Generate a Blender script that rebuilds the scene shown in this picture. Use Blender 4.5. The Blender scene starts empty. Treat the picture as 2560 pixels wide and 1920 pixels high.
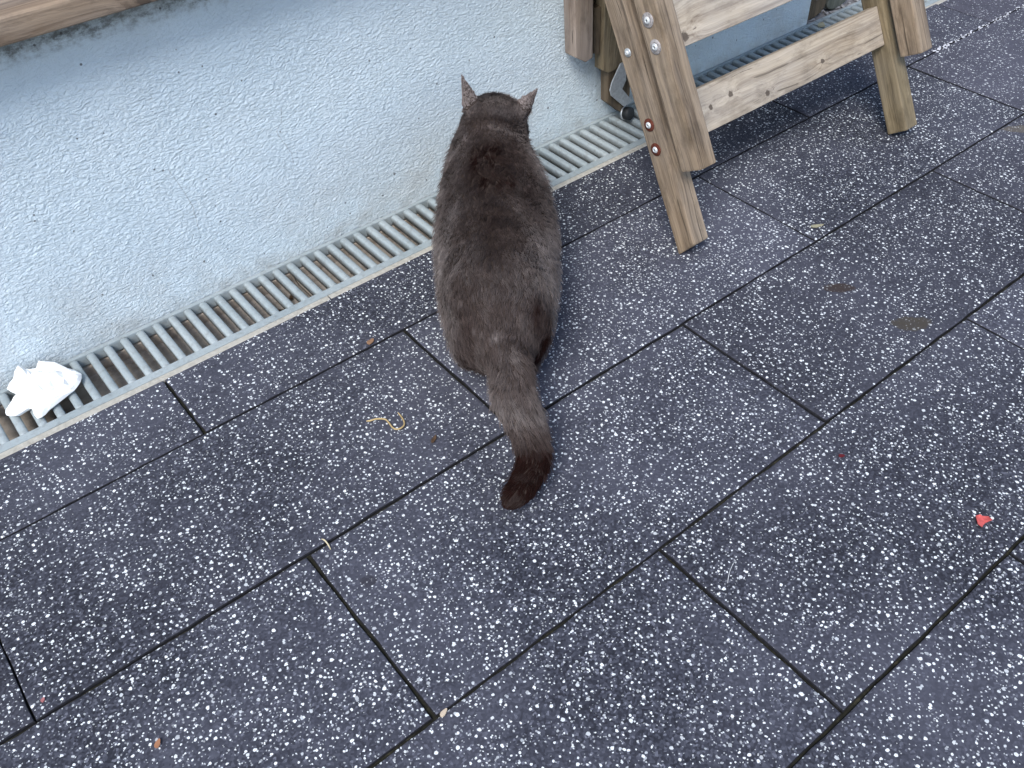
import bpy, bmesh, math, random
import numpy as np
from mathutils import Vector, Matrix, noise, kdtree, geometry
from mathutils.bvhtree import BVHTree

random.seed(7)
rng = np.random.default_rng(7)
S = bpy.context.scene
COL = S.collection

# ------------------------------------------------------------------ camera
cam_d = bpy.data.cameras.new('camera')
cam = bpy.data.objects.new('camera', cam_d)
COL.objects.link(cam)
cam.location = (-0.51667, -0.95927, 0.93628)
cam.rotation_euler = (0.789963, 0.0312114, -0.677488)
cam_d.sensor_width = 36.0
cam_d.lens = 32.2466
cam_d.clip_start = 0.02
cam_d.clip_end = 200.0
S.camera = cam

# ------------------------------------------------------------------ light
SUN_EL, SUN_AZ = math.radians(50), math.radians(236)      # azimuth from +Y, clockwise
world = bpy.data.worlds.new('World')
S.world = world
world.use_nodes = True
wn = world.node_tree.nodes
wl = world.node_tree.links
bg = wn['Background']
sky = wn.new('ShaderNodeTexSky')
sky.sky_type = 'NISHITA'
sky.sun_disc = False
sky.sun_elevation = SUN_EL
sky.sun_rotation = SUN_AZ
sky.air_density = 1.0
sky.dust_density = 1.0
sky.ozone_density = 1.0
wl.new(sky.outputs[0], bg.inputs[0])
bg.inputs[1].default_value = 0.10
sun_d = bpy.data.lights.new('sun', 'SUN')
sun_d.energy = 1.5
sun_d.angle = math.radians(23)
sun_d.color = (1.0, 0.99, 0.97)
sun = bpy.data.objects.new('sun', sun_d)
COL.objects.link(sun)
sv = Vector((math.sin(SUN_AZ) * math.cos(SUN_EL), math.cos(SUN_AZ) * math.cos(SUN_EL), math.sin(SUN_EL)))
sun.rotation_euler = sv.to_track_quat('Z', 'Y').to_euler()
sun.location = (0, -2, 4)

S.view_settings.view_transform = 'Standard'
S.view_settings.look = 'None'
S.view_settings.gamma = 1.0
S.view_settings.use_curve_mapping = False
S.view_settings.exposure = 1.14
S.render.engine = 'CYCLES'
S.cycles.use_denoising = True
S.cycles.max_bounces = 4
S.cycles.diffuse_bounces = 3
S.cycles.glossy_bounces = 2
S.cycles.transmission_bounces = 0
S.cycles.use_adaptive_sampling = True
S.cycles.adaptive_threshold = 0.02
try:
    S.cycles_curves.shape = 'RIBBONS'
except Exception:
    pass


# ------------------------------------------------------------------ node helper
class NT:
    def __init__(self, name):
        self.m = bpy.data.materials.new(name)
        self.m.use_nodes = True
        self.t = self.m.node_tree
        self.bsdf = self.t.nodes['Principled BSDF']

    def n(self, kind, **kw):
        nd = self.t.nodes.new(kind)
        for k, v in kw.items():
            setattr(nd, k, v)
        return nd

    def put(self, sock, v):
        if isinstance(v, bpy.types.NodeSocket):
            self.t.links.new(v, sock)
        else:
            sock.default_value = v

    def math(self, op, a, b=0.0, c=None, clamp=False):
        nd = self.n('ShaderNodeMath', operation=op, use_clamp=clamp)
        self.put(nd.inputs[0], a)
        self.put(nd.inputs[1], b)
        if c is not None:
            self.put(nd.inputs[2], c)
        return nd.outputs[0]

    def vmath(self, op, a, b=(0, 0, 0)):
        nd = self.n('ShaderNodeVectorMath', operation=op)
        self.put(nd.inputs[0], a)
        self.put(nd.inputs[1], b)
        return nd.outputs[1] if op in ('LENGTH', 'DISTANCE', 'DOT_PRODUCT') else nd.outputs[0]

    def scale(self, v, s):
        return self.vmath('MULTIPLY', v, s)

    def noise(self, vec, scale=1.0, detail=3.0, rough=0.5, dist=0.0, dim='3D'):
        nd = self.n('ShaderNodeTexNoise', noise_dimensions=dim)
        self.put(nd.inputs['Vector'], vec)
        nd.inputs['Scale'].default_value = scale
        nd.inputs['Detail'].default_value = detail
        nd.inputs['Roughness'].default_value = rough
        nd.inputs['Distortion'].default_value = dist
        return nd

    def voro(self, vec, scale, dim='2D', feature='F1', rand=1.0):
        nd = self.n('ShaderNodeTexVoronoi', voronoi_dimensions=dim, feature=feature)
        self.put(nd.inputs['Vector'], vec)
        nd.inputs['Scale'].default_value = scale
        nd.inputs['Randomness'].default_value = rand
        return nd

    def step(self, v, lo, hi):
        nd = self.n('ShaderNodeMapRange', interpolation_type='SMOOTHSTEP')
        self.put(nd.inputs[0], v)
        nd.inputs[1].default_value = lo
        nd.inputs[2].default_value = hi
        return nd.outputs[0]

    def lin(self, v, a, b, c, d):
        nd = self.n('ShaderNodeMapRange')
        self.put(nd.inputs[0], v)
        for i, x in enumerate((a, b, c, d)):
            nd.inputs[i + 1].default_value = x
        return nd.outputs[0]

    def mix(self, f, a, b, mode='MIX'):
        nd = self.n('ShaderNodeMix', data_type='RGBA', blend_type=mode)
        self.put(nd.inputs['Factor'], f)
        for s, v in ((nd.inputs[6], a), (nd.inputs[7], b)):
            if isinstance(v, (tuple, list)):
                v = tuple(v) + (1.0,) if len(v) == 3 else v
            self.put(s, v)
        return nd.outputs[2]

    def ramp(self, f, stops):
        nd = self.n('ShaderNodeValToRGB')
        self.put(nd.inputs[0], f)
        e = nd.color_ramp.elements
        while len(e) < len(stops):
            e.new(0.5)
        for el, (p, c) in zip(e, stops):
            el.position = p
            el.color = tuple(c) + (1.0,)
        return nd.outputs[0]

    def bump(self, h, strength, dist, normal=None):
        nd = self.n('ShaderNodeBump')
        nd.inputs['Strength'].default_value = strength
        nd.inputs['Distance'].default_value = dist
        self.put(nd.inputs['Height'], h)
        if normal is not None:
            self.put(nd.inputs['Normal'], normal)
        return nd.outputs[0]

    def obj(self):
        return self.n('ShaderNodeTexCoord').outputs['Object']

    def pos(self):
        return self.n('ShaderNodeNewGeometry').outputs['Position']

    def xyz(self, v):
        nd = self.n('ShaderNodeSeparateXYZ')
        self.put(nd.inputs[0], v)
        return nd.outputs

    def comb(self, x, y, z):
        nd = self.n('ShaderNodeCombineXYZ')
        for i, v in enumerate((x, y, z)):
            self.put(nd.inputs[i], v)
        return nd.outputs[0]

    def rnd(self):
        return self.n('ShaderNodeObjectInfo').outputs['Random']

    def done(self, color, rough=0.7, normal=None, spec=0.3, **kw):
        b = self.bsdf
        if isinstance(color, (tuple, list)):
            color = tuple(color)[:3] + (1.0,)
        self.put(b.inputs['Base Color'], color)
        self.put(b.inputs['Roughness'], rough)
        self.put(b.inputs['Specular IOR Level'], spec)
        if normal is not None:
            self.put(b.inputs['Normal'], normal)
        for k, v in kw.items():
            self.put(b.inputs[k], v)
        return self.m


def simple(name, color, rough=0.6, spec=0.3, var=0.25, scale=60.0, bump=0.0, **kw):
    """one colour with a little mottling"""
    t = NT(name)
    o = t.vmath('ADD', t.obj(), t.comb(t.math('MULTIPLY', t.rnd(), 7.0), 0.0, 0.0))
    nz = t.noise(o, scale, 4.0, 0.6).outputs[0]
    c = t.mix(t.lin(nz, 0.3, 0.7, 0.0, 1.0), tuple(x * (1 - var) for x in color), tuple(min(1, x * (1 + var)) for x in color))
    nrm = t.bump(nz, 0.5, bump) if bump else None
    return t.done(c, rough, nrm, spec, **kw)


# ------------------------------------------------------------------ materials
def mat_tile():
    t = NT('speckled_rubber')
    info = t.n('ShaderNodeObjectInfo')
    o = t.obj()
    r = info.outputs['Random']
    off = t.comb(t.math('MULTIPLY', r, 53.0), t.math('MULTIPLY', r, 31.0), 0.0)
    v = t.vmath('ADD', o, off)
    cx = t.xyz(info.outputs['Color'])
    dust, dens, tone_t = cx[0], cx[1], cx[2]
    # ragged outline of the granules
    w = t.noise(v, 260.0, 2.0, 0.6).outputs[1]
    vd = t.vmath('ADD', v, t.scale(t.vmath('SUBTRACT', w, (0.5, 0.5, 0.5)), (0.0036, 0.0036, 0.0)))
    clus = t.noise(v, 16.0, 2.0, 0.55).outputs[0]
    thr = t.math('ADD', t.lin(clus, 0.3, 0.7, 0.71, 0.33), t.math('MULTIPLY', t.math('SUBTRACT', 1.0, dens), 0.6))
    masks = []
    for sc, rmin, rmax, extra, sh in ((106.0, 0.10, 0.245, -0.03, (0, 0, 0)), (150.0, 0.10, 0.25, 0.02, (3.1, 1.7, 0)), (215.0, 0.12, 0.24, 0.16, (5.2, 9.7, 0))):
        vo = t.voro(t.vmath('ADD', vd, sh), sc)
        rgb = t.n('ShaderNodeSeparateColor')
        t.put(rgb.inputs[0], vo.outputs['Color'])
        keep = t.math('GREATER_THAN', rgb.outputs[0], t.math('ADD', thr, extra))
        rad = t.lin(t.math('MULTIPLY', rgb.outputs[1], rgb.outputs[1]), 0.0, 1.0, rmin, rmax)
        inside = t.step(t.math('SUBTRACT', rad, vo.outputs['Distance']), -0.02, 0.03)
        tone = t.lin(rgb.outputs[2], 0.0, 0.6, 0.35, 1.0)
        masks.append(t.math('MULTIPLY', t.math('MULTIPLY', inside, keep), tone))
    speck = t.math('MAXIMUM', t.math('MAXIMUM', masks[0], masks[1]), t.math('MULTIPLY', masks[2], 0.55))
    # black rubber crumb
    crumb = t.voro(v, 400.0)
    cc = t.n('ShaderNodeSeparateColor')
    t.put(cc.inputs[0], crumb.outputs['Color'])
    base = t.ramp(cc.outputs[0], [(0.0, (0.013, 0.014, 0.020)), (0.5, (0.033, 0.035, 0.048)), (0.9, (0.066, 0.069, 0.088)), (1.0, (0.16, 0.165, 0.20))])
    big = t.noise(t.pos(), 2.3, 6.0, 0.62).outputs[0]
    base = t.mix(t.lin(big, 0.40, 0.66, 0.0, 0.72), base, (0.094, 0.096, 0.124))
    base = t.mix(1.0, base, t.comb(tone_t, tone_t, tone_t), 'MULTIPLY')
    white = t.mix(rgb.outputs[1], (0.80, 0.84, 0.86), (0.90, 0.92, 0.92))
    col = t.mix(speck, base, white)
    # film of dust
    p = t.pos()
    wob = t.noise(p, 48.0, 3.0, 0.65).outputs[0]
    w2 = wob
    fd = t.math('MULTIPLY', dust, t.lin(w2, 0.25, 0.75, 0.35, 1.0))
    col = t.mix(t.math('MULTIPLY', fd, 0.8, clamp=True), col, (0.125, 0.118, 0.150))
    # dried brown spills (place of their own on the patio)
    for (sx, sy), (ax, ay), c, k in (((0.586, -0.375), (0.024, 0.011), (0.045, 0.032, 0.028), 0.95),
                                    ((0.597, -0.499), (0.030, 0.016), (0.062, 0.052, 0.040), 0.9),
                                    ((1.25, -0.300), (0.035, 0.014), (0.13, 0.11, 0.085), 0.75),
                                    ((-0.288, -0.353), (0.011, 0.009), (0.030, 0.028, 0.036), 0.7)):
        d = t.vmath('SUBTRACT', p, (sx, sy, 0.0))
        d = t.xyz(d)
        a = math.radians(-38)
        u = t.math('ADD', t.math('MULTIPLY', d[0], math.cos(a)), t.math('MULTIPLY', d[1], math.sin(a)))
        q = t.math('SUBTRACT', t.math('MULTIPLY', d[1], math.cos(a)), t.math('MULTIPLY', d[0], math.sin(a)))
        e = t.math('SQRT', t.math('ADD', t.math('POWER', t.math('DIVIDE', u, ax), 2.0), t.math('POWER', t.math('DIVIDE', q, ay), 2.0)))
        e = t.math('ADD', e, t.lin(wob, 0.3, 0.7, -0.25, 0.25))
        f = t.math('MULTIPLY', t.step(e, 1.08, 0.86), t.math('MULTIPLY', t.lin(speck, 0.0, 1.0, k, k * 0.86), t.lin(wob, 0.35, 0.6, 0.8, 1.0)))
        col = t.mix(f, col, c)
    nrm = t.bump(crumb.outputs['Distance'], -0.6, 0.0018)
    return t.done(col, 0.82, nrm, 0.22)


def mat_wall():
    t = NT('white_plaster')
    p = t.pos()
    x, y, z = t.xyz(p)
    flat = t.comb(x, 0.0, z)
    warp = t.scale(t.vmath('SUBTRACT', t.noise(flat, 22.0, 2.0).outputs[1], (0.5, 0.5, 0.5)), (0.012, 0.0, 0.012))
    f2 = t.vmath('ADD', flat, warp)
    strokes = t.noise(t.scale(f2, (140.0, 1.0, 260.0)), 1.0, 4.0, 0.58, 0.6).outputs[0]
    lumps = t.noise(t.scale(f2, (34.0, 1.0, 60.0)), 1.0, 3.0, 0.55).outputs[0]
    fine = t.noise(flat, 420.0, 2.0, 0.6).outputs[0]
    # smoother troweling high up on the left
    sm = t.step(t.math('ADD', z, t.math('MULTIPLY', t.noise(flat, 6.0, 2.0).outputs[0], 0.12)), 0.53, 0.36)
    h = t.math('ADD', t.math('MULTIPLY', t.math('MULTIPLY', strokes, t.lin(sm, 0, 1, 0.3, 1.0)), 1.0), t.math('ADD', t.math('MULTIPLY', lumps, 0.42), t.math('MULTIPLY', fine, 0.06)))
    nrm = t.bump(h, 1.0, 0.0050)
    base = t.mix(t.lin(t.noise(flat, 4.0, 4.0, 0.6).outputs[0], 0.3, 0.7, 0.0, 1.0), (0.67, 0.775, 0.84), (0.76, 0.85, 0.90))
    # splash dirt low on the wall
    dirt = t.noise(flat, 7.0, 5.0, 0.65).outputs[0]
    low = t.math('MULTIPLY', t.step(z, 0.20, 0.0), t.lin(dirt, 0.42, 0.68, 0.0, 1.0))
    base = t.mix(t.math('MULTIPLY', low, 0.42, clamp=True), base, (0.47, 0.435, 0.385))
    foot = t.math('MULTIPLY', t.step(z, 0.035, 0.0), t.lin(t.noise(flat, 30.0, 4.0, 0.6).outputs[0], 0.35, 0.7, 0.1, 0.6))
    base = t.mix(foot, base, (0.34, 0.34, 0.32))
    # mould under the sill
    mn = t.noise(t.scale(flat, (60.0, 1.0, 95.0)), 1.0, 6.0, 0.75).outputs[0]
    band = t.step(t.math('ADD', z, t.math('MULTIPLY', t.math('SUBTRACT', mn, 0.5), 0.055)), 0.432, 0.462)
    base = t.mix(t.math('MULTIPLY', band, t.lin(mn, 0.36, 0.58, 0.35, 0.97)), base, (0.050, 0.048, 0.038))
    sill_shade = t.math('MULTIPLY', t.step(z, 0.33, 0.46), t.lin(t.noise(flat, 9.0, 4.0).outputs[0], 0.3, 0.7, 0.1, 0.4))  # soft shade below the sill, painted into the wall colour
    base = t.mix(sill_shade, base, (0.46, 0.49, 0.50))
    # specks of dirt
    for sc, thr, rr in ((24.0, 0.60, 0.045), (11.0, 0.72, 0.030)):
        vo = t.voro(t.comb(x, z, 0.0), sc)
        rgb = t.n('ShaderNodeSeparateColor')
        t.put(rgb.inputs[0], vo.outputs['Color'])
        m = t.math('MULTIPLY', t.math('GREATER_THAN', rgb.outputs[0], thr), t.step(t.math('SUBTRACT', t.math('MULTIPLY', rgb.outputs[1], rr), vo.outputs['Distance']), -0.01, 0.01))
        base = t.mix(t.math('MULTIPLY', m, 0.8), base, (0.06, 0.055, 0.055))
    # hairline cracks
    for pts, half in (([(0.002, 0.262), (-0.003, 0.240), (-0.015, 0.227), (-0.007, 0.205), (0.002, 0.183), (0.002, 0.165)], 0.00055),
                      ([(-0.190, 0.235), (-0.188, 0.221), (-0.179, 0.189), (-0.174, 0.160), (-0.175, 0.120)], 0.00055),
                      ([(0.42, 0.245), (0.46, 0.238), (0.50, 0.243), (0.56, 0.236)], 0.0005)):
        jit = t.math('MULTIPLY', t.math('SUBTRACT', t.noise(flat, 90.0, 3.0).outputs[0], 0.5), 0.006)
        for (x0, z0), (x1, z1) in zip(pts[:-1], pts[1:]):
            dx, dz = x1 - x0, z1 - z0
            L = math.hypot(dx, dz)
            a = t.math('SUBTRACT', x, x0)
            b = t.math('SUBTRACT', z, z0)
            along = t.math('ADD', t.math('MULTIPLY', a, dx / L), t.math('MULTIPLY', b, dz / L))
            across = t.math('ABSOLUTE', t.math('ADD', jit, t.math('SUBTRACT', t.math('MULTIPLY', a, dz / L), t.math('MULTIPLY', b, dx / L))))
            m = t.math('MULTIPLY', t.step(across, half * 2.2, half * 0.6), t.math('MULTIPLY', t.math('GREATER_THAN', along, 0.0), t.math('LESS_THAN', along, L)))
            base = t.mix(t.math('MULTIPLY', m, 0.32), base, (0.16, 0.15, 0.15))
    return t.done(base, 0.75, nrm, 0.25)


def mat_wood(name, light, dark, knots=(), grey=0.35, crack=0.6, seed=0.0):
    """weathered softwood; the grain runs along the piece's own x axis"""
    t = NT(name)
    o = t.vmath('ADD', t.obj(), t.comb(t.math('ADD', t.math('MULTIPLY', t.rnd(), 11.0), seed), t.math('MULTIPLY', t.rnd(), 3.0), t.math('MULTIPLY', t.rnd(), 5.0)))
    raw = t.xyz(t.obj())
    bend = t.scale(t.vmath('SUBTRACT', t.noise(t.scale(o, (7.0, 12.0, 12.0)), 1.0, 2.0).outputs[1], (0.5, 0.5, 0.5)), (0.0, 0.016, 0.016))
    ox = t.vmath('ADD', o, bend)
    kmask = None
    for kx, ky, kr in knots:
        dx = t.math('DIVIDE', t.math('SUBTRACT', raw[0], kx), kr * 1.25)
        dy = t.math('DIVIDE', t.math('SUBTRACT', raw[1], ky), kr)
        d = t.math('SQRT', t.math('ADD', t.math('MULTIPLY', dx, dx), t.math('MULTIPLY', dy, dy)))
        d = t.math('ADD', d, t.lin(t.noise(o, 160.0, 2.0).outputs[0], 0.3, 0.7, -0.3, 0.3))
        core = t.step(d, 1.15, 0.75)
        # grain swerves round the knot
        push = t.math('MULTIPLY', t.math('EXPONENT', t.math('MULTIPLY', t.math('MULTIPLY', d, d), -0.12)), kr * 1.6)
        ox = t.vmath('ADD', ox, t.comb(0.0, t.math('MULTIPLY', push, t.math('SIGN', t.math('SUBTRACT', raw[1], ky))), push))
        kmask = core if kmask is None else t.math('MAXIMUM', kmask, core)
    rings = t.noise(t.scale(ox, (1.6, 70.0, 70.0)), 1.0, 3.0, 0.55, 0.2).outputs[0]
    fibre = t.noise(t.scale(ox, (9.0, 420.0, 420.0)), 1.0, 3.0, 0.6).outputs[0]
    patch = t.noise(t.scale(o, (5.0, 14.0, 14.0)), 1.0, 4.0, 0.6).outputs[0]
    f = t.math('ADD', t.math('MULTIPLY', t.lin(rings, 0.32, 0.68, 0.0, 1.0), 0.62), t.math('MULTIPLY', t.lin(fibre, 0.3, 0.7, 0.0, 1.0), 0.38))
    mid = tuple((a * 0.6 + b * 0.4) for a, b in zip(light, dark))
    col = t.ramp(f, [(0.12, dark), (0.5, mid), (0.85, light)])
    g = tuple([sum(light) / 3 * k for k in (1.0, 0.985, 0.98)])
    col = t.mix(t.math('MULTIPLY', t.lin(patch, 0.35, 0.65, 0.0, 1.0), grey), col, g)
    grime = t.noise(t.scale(o, (12.0, 30.0, 30.0)), 1.0, 5.0, 0.7).outputs[0]
    col = t.mix(t.lin(grime, 0.50, 0.74, 0.0, 0.65), col, tuple(c * 0.45 for c in dark))
    ck = t.noise(t.scale(ox, (3.2, 150.0, 150.0)), 1.0, 2.0, 0.5).outputs[0]
    ckm = t.math('MULTIPLY', t.step(ck, 0.335, 0.29), crack)
    col = t.mix(ckm, col, (0.035, 0.027, 0.020))
    if kmask is not None:
        col = t.mix(t.math('MULTIPLY', kmask, 0.85), col, (0.075, 0.055, 0.042))
    h = t.math('SUBTRACT', t.math('ADD', t.math('MULTIPLY', rings, 0.7), t.math('MULTIPLY', fibre, 0.5)), t.math('MULTIPLY', ckm, 0.9))
    return t.done(col, 0.78, t.bump(h, 0.7, 0.0018), 0.25)


def mat_grate():
    t = NT('grey_grating')
    p = t.pos()
    a = t.noise(p, 90.0, 5.0, 0.65).outputs[0]
    b = t.noise(p, 9.0, 3.0, 0.6).outputs[0]
    col = t.mix(t.lin(b, 0.3, 0.7, 0.0, 1.0), (0.29, 0.335, 0.345), (0.39, 0.43, 0.435))
    col = t.mix(t.lin(a, 0.5, 0.75, 0.0, 0.6), col, (0.18, 0.18, 0.17))
    col = t.mix(t.lin(t.noise(p, 260.0, 2.0).outputs[0], 0.62, 0.75, 0.0, 0.5), col, (0.48, 0.50, 0.50))
    return t.done(col, 0.48, t.bump(a, 0.3, 0.001), 0.4)


def mat_soil(name, c0, c1, c2, scale=70.0, bump=0.004):
    t = NT(name)
    p = t.pos()
    a = t.noise(p, scale, 6.0, 0.7).outputs[0]
    b = t.noise(p, 11.0, 3.0, 0.6).outputs[0]
    col = t.ramp(a, [(0.3, c0), (0.55, c1), (0.75, c2)])
    col = t.mix(t.lin(b, 0.35, 0.65, 0.0, 0.5), col, c1)
    return t.done(col, 0.95, t.bump(a, 0.8, bump), 0.1)


M_TILE = mat_tile()
M_WALL = mat_wall()
M_GRATE = mat_grate()
M_CHANNEL = mat_soil('tan_concrete', (0.30, 0.24, 0.19), (0.56, 0.48, 0.40), (0.68, 0.60, 0.52), 60.0, 0.002)
M_STRIP = mat_soil('pale_concrete', (0.30, 0.275, 0.235), (0.47, 0.44, 0.38), (0.60, 0.57, 0.51), 110.0, 0.001)
M_SOIL = mat_soil('dark_soil', (0.006, 0.006, 0.006), (0.014, 0.013, 0.012), (0.03, 0.026, 0.02))
M_MOSS = mat_soil('mossy_dirt', (0.008, 0.008, 0.007), (0.028, 0.027, 0.019), (0.095, 0.086, 0.055), 75.0)
LIGHT, DARK = (0.385, 0.285, 0.190), (0.098, 0.066, 0.041)
M_WOOD = mat_wood('weathered_pine', LIGHT, DARK, grey=0.22)
M_WOOD_OLIVE = mat_wood('olive_stained_pine', (0.29, 0.225, 0.135), (0.11, 0.082, 0.046), grey=0.2, seed=4.0)
M_WOOD_BROWN = mat_wood('brown_hardwood', (0.17, 0.125, 0.08), (0.055, 0.04, 0.026), grey=0.1, seed=8.0)
M_STEEL = simple('zinc_steel', (0.55, 0.57, 0.58), 0.35, 0.5, 0.2, 150.0, Metallic=0.55)
M_SCREW = simple('pale_screw_head', (0.72, 0.74, 0.74), 0.32, 0.5, 0.15, 200.0, Metallic=0.3)
M_RUST = simple('red_rust', (0.115, 0.034, 0.022), 0.9, 0.15, 0.5, 300.0, 0.0006)
M_WASHER = simple('rust_rimmed_zinc', (0.36, 0.33, 0.32), 0.6, 0.4, 0.45, 260.0, 0.0004, Metallic=0.2)
M_BLACK = simple('black_rubber_socket_shade', (0.018, 0.019, 0.02), 0.55, 0.4, 0.3)


# ------------------------------------------------------------------ mesh helpers
def link(o, parent=None):
    COL.objects.link(o)
    if parent is not None:
        o.parent = parent
    return o


def bm_obj(name, bm, mat, parent=None, smooth=False):
    me = bpy.data.meshes.new(name)
    bm.normal_update()
    bm.to_mesh(me)
    bm.free()
    me.materials.append(mat)
    if smooth:
        me.polygons.foreach_set('use_smooth', [True] * len(me.polygons))
    return link(bpy.data.objects.new(name, me), parent)


def empty(name, loc=(0, 0, 0)):
    e = bpy.data.objects.new(name, None)
    e.empty_display_size = 0.05
    e.location = loc
    return link(e)


def tag(o, label=None, cat=None, group=None, kind=None):
    if label:
        o['label'] = label
    if cat:
        o['category'] = cat
    if group:
        o['group'] = group
    if kind:
        o['kind'] = kind
    return o


def place(o, M):
    """world matrix for an object whose parent sits unrotated somewhere"""
    if o.parent is not None:
        pm = Matrix.Translation(o.parent.location) if o.parent.parent is None else Matrix.Translation(o.parent.parent.location) @ o.parent.matrix_basis
        M = pm.inverted() @ M
    o.matrix_basis = M
    return o


def box_bm(x0, x1, y0, y1, z0, z1, bevel=0.0, seg=2):
    bm = bmesh.new()
    v = [bm.verts.new((x, y, z)) for x in (x0, x1) for y in (y0, y1) for z in (z0, z1)]
    for f in ((0, 1, 3, 2), (4, 6, 7, 5), (0, 4, 5, 1), (2, 3, 7, 6), (0, 2, 6, 4), (1, 5, 7, 3)):
        bm.faces.new([v[i] for i in f])
    if bevel:
        bmesh.ops.bevel(bm, geom=list(bm.edges), offset=bevel, segments=seg, profile=0.6, affect='EDGES')
    return bm


def prism_bm(profile, x0, x1):
    """closed (y, z) outline swept along x"""
    bm = bmesh.new()
    a = [bm.verts.new((x0, y, z)) for y, z in profile]
    b = [bm.verts.new((x1, y, z)) for y, z in profile]
    n = len(profile)
    for i in range(n):
        j = (i + 1) % n
        bm.faces.new((a[i], a[j], b[j], b[i]))
    bm.faces.new(a[::-1])
    bm.faces.new(b)
    bmesh.ops.recalc_face_normals(bm, faces=bm.faces)
    return bm


# ------------------------------------------------------------------ ground
bm = bmesh.new()
for q in ((-20, -20), (20, -20), (20, 20), (-20, 20)):
    bm.verts.new((q[0], q[1], -0.13))
bm.faces.new(bm.verts)
tag(bm_obj('ground', bm, M_SOIL), kind='structure')

TL, TW = 0.66, 0.27197        # rubber tile length and width
GAP = 0.0028
bm = box_bm(-2.4, 4.2, -2.3, 0.1383, -0.125, -0.0058)
patio = tag(bm_obj('patio', bm, M_MOSS), 'dark speckled rubber tile patio laid in half bond', kind='structure')


M_EDGE = mat_soil('grimy_rubber_edge', (0.010, 0.010, 0.012), (0.024, 0.024, 0.028), (0.045, 0.045, 0.048), 200.0, 0.001)


def tile_mesh(name, lx, ly, seed):
    """slab with a softly worn arris and slightly wavering edges"""
    r = random.Random(seed)
    bm = bmesh.new()
    nx, ny = 30, 12
    per = []
    for i in range(nx):
        per.append((-lx / 2 + lx * i / nx, -ly / 2))
    for i in range(ny):
        per.append((lx / 2, -ly / 2 + ly * i / ny))
    for i in range(nx):
        per.append((lx / 2 - lx * i / nx, ly / 2))
    for i in range(ny):
        per.append((-lx / 2, ly / 2 - ly * i / ny))
    per = [(x + r.uniform(-.0008, .0008), y + r.uniform(-.0008, .0008)) for x, y in per]
    rings = []
    for ins, z in ((0.0, -0.020), (0.0, -0.0026), (0.0008, -0.0010), (0.0024, -0.0003), (0.0045, 0.0)):
        ring = []
        for x, y in per:
            sx, sy = 1 - 2 * ins / lx, 1 - 2 * ins / ly
            ring.append(bm.verts.new((x * sx, y * sy, z)))
        rings.append(ring)
    n = len(per)
    for a, b in zip(rings[:-1], rings[1:]):
        for i in range(n):
            j = (i + 1) % n
            bm.faces.new((a[i], a[j], b[j], b[i]))
    bm.faces.new(rings[-1])
    me = bpy.data.meshes.new(name)
    bm.to_mesh(me)
    bm.free()
    me.materials.append(M_TILE)
    me.materials.append(M_EDGE)
    for p in me.polygons:
        if p.center.z < -0.0013:
            p.material_index = 1
    return me


full = [tile_mesh('tile', TL - GAP, TW - GAP, k) for k in range(5)]
cut_w = 0.1460
cut = [tile_mesh('tile_cut', TL - GAP, cut_w - GAP / 2 - 0.0006, 20 + k) for k in range(2)]
row_off = {1: -0.33 - 0.0029, 2: 0.0, 3: -0.33 + 0.0048, 4: 0.0105}
for row in range(1, 10):
    off = row_off.get(row, (-0.33 if row % 2 else 0.0) + random.uniform(-.008, .008))
    for k in range(-3, 7):
        xc = off + (k + 0.5) * TL
        if not -2.1 < xc < 3.9:
            continue
        if row == 1:
            me, yc = random.choice(cut), (cut_w + GAP / 2) / 2 - 0.0003
        else:
            me, yc = random.choice(full), -(row - 1.5) * TW
        o = link(bpy.data.objects.new('tile', me), patio)
        o.location = (xc + random.uniform(-.0006, .0006), yc, random.uniform(-.0014, 0.0006))
        flip = math.pi if (row > 1 and random.random() < .5) else 0.0
        o.rotation_euler = (random.uniform(-.002, .002), random.uniform(-.0012, .0012), flip + random.uniform(-.0012, .0012))
        far = max(0.0, min(1.0, (xc - 1.0) / 1.0)) * max(0.0, min(1.0, (yc + 0.75) / 0.55))
        dens = random.uniform(0.90, 1.06) - (0.10 if row == 1 else 0.0) - 0.22 * far
        o.color = (min(1.0, 0.06 + random.uniform(0, .07) + 0.60 * far), dens, random.uniform(0.78, 1.12), 1)

# chalky grit gathered in the joint at the far end
bm = bmesh.new()
for i in range(260):
    x = 1.42 + random.random() ** 1.3 * 1.2
    y = random.gauss(0, .0032)
    s = random.uniform(.0008, .0026)
    bmesh.ops.create_icosphere(bm, subdivisions=1, radius=s, matrix=Matrix.Translation((x, y, 0.0002 + s * .25)) @ Matrix.Diagonal((1.6, 1.0, .55, 1)))
tag(bm_obj('grit', bm, simple('chalky_grit', (0.62, 0.62, 0.66), 0.9)), 'pale chalky grit lining a tile joint past the folding chair', 'grit', kind='stuff')

# ------------------------------------------------------------------ wall
YW = 0.281
bm = box_bm(-3.2, 1.332, YW, 0.60, -0.12, 2.45)
wall = tag(bm_obj('plaster_wall', bm, M_WALL), 'white rough plastered wall above the drain grating', 'wall')
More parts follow.
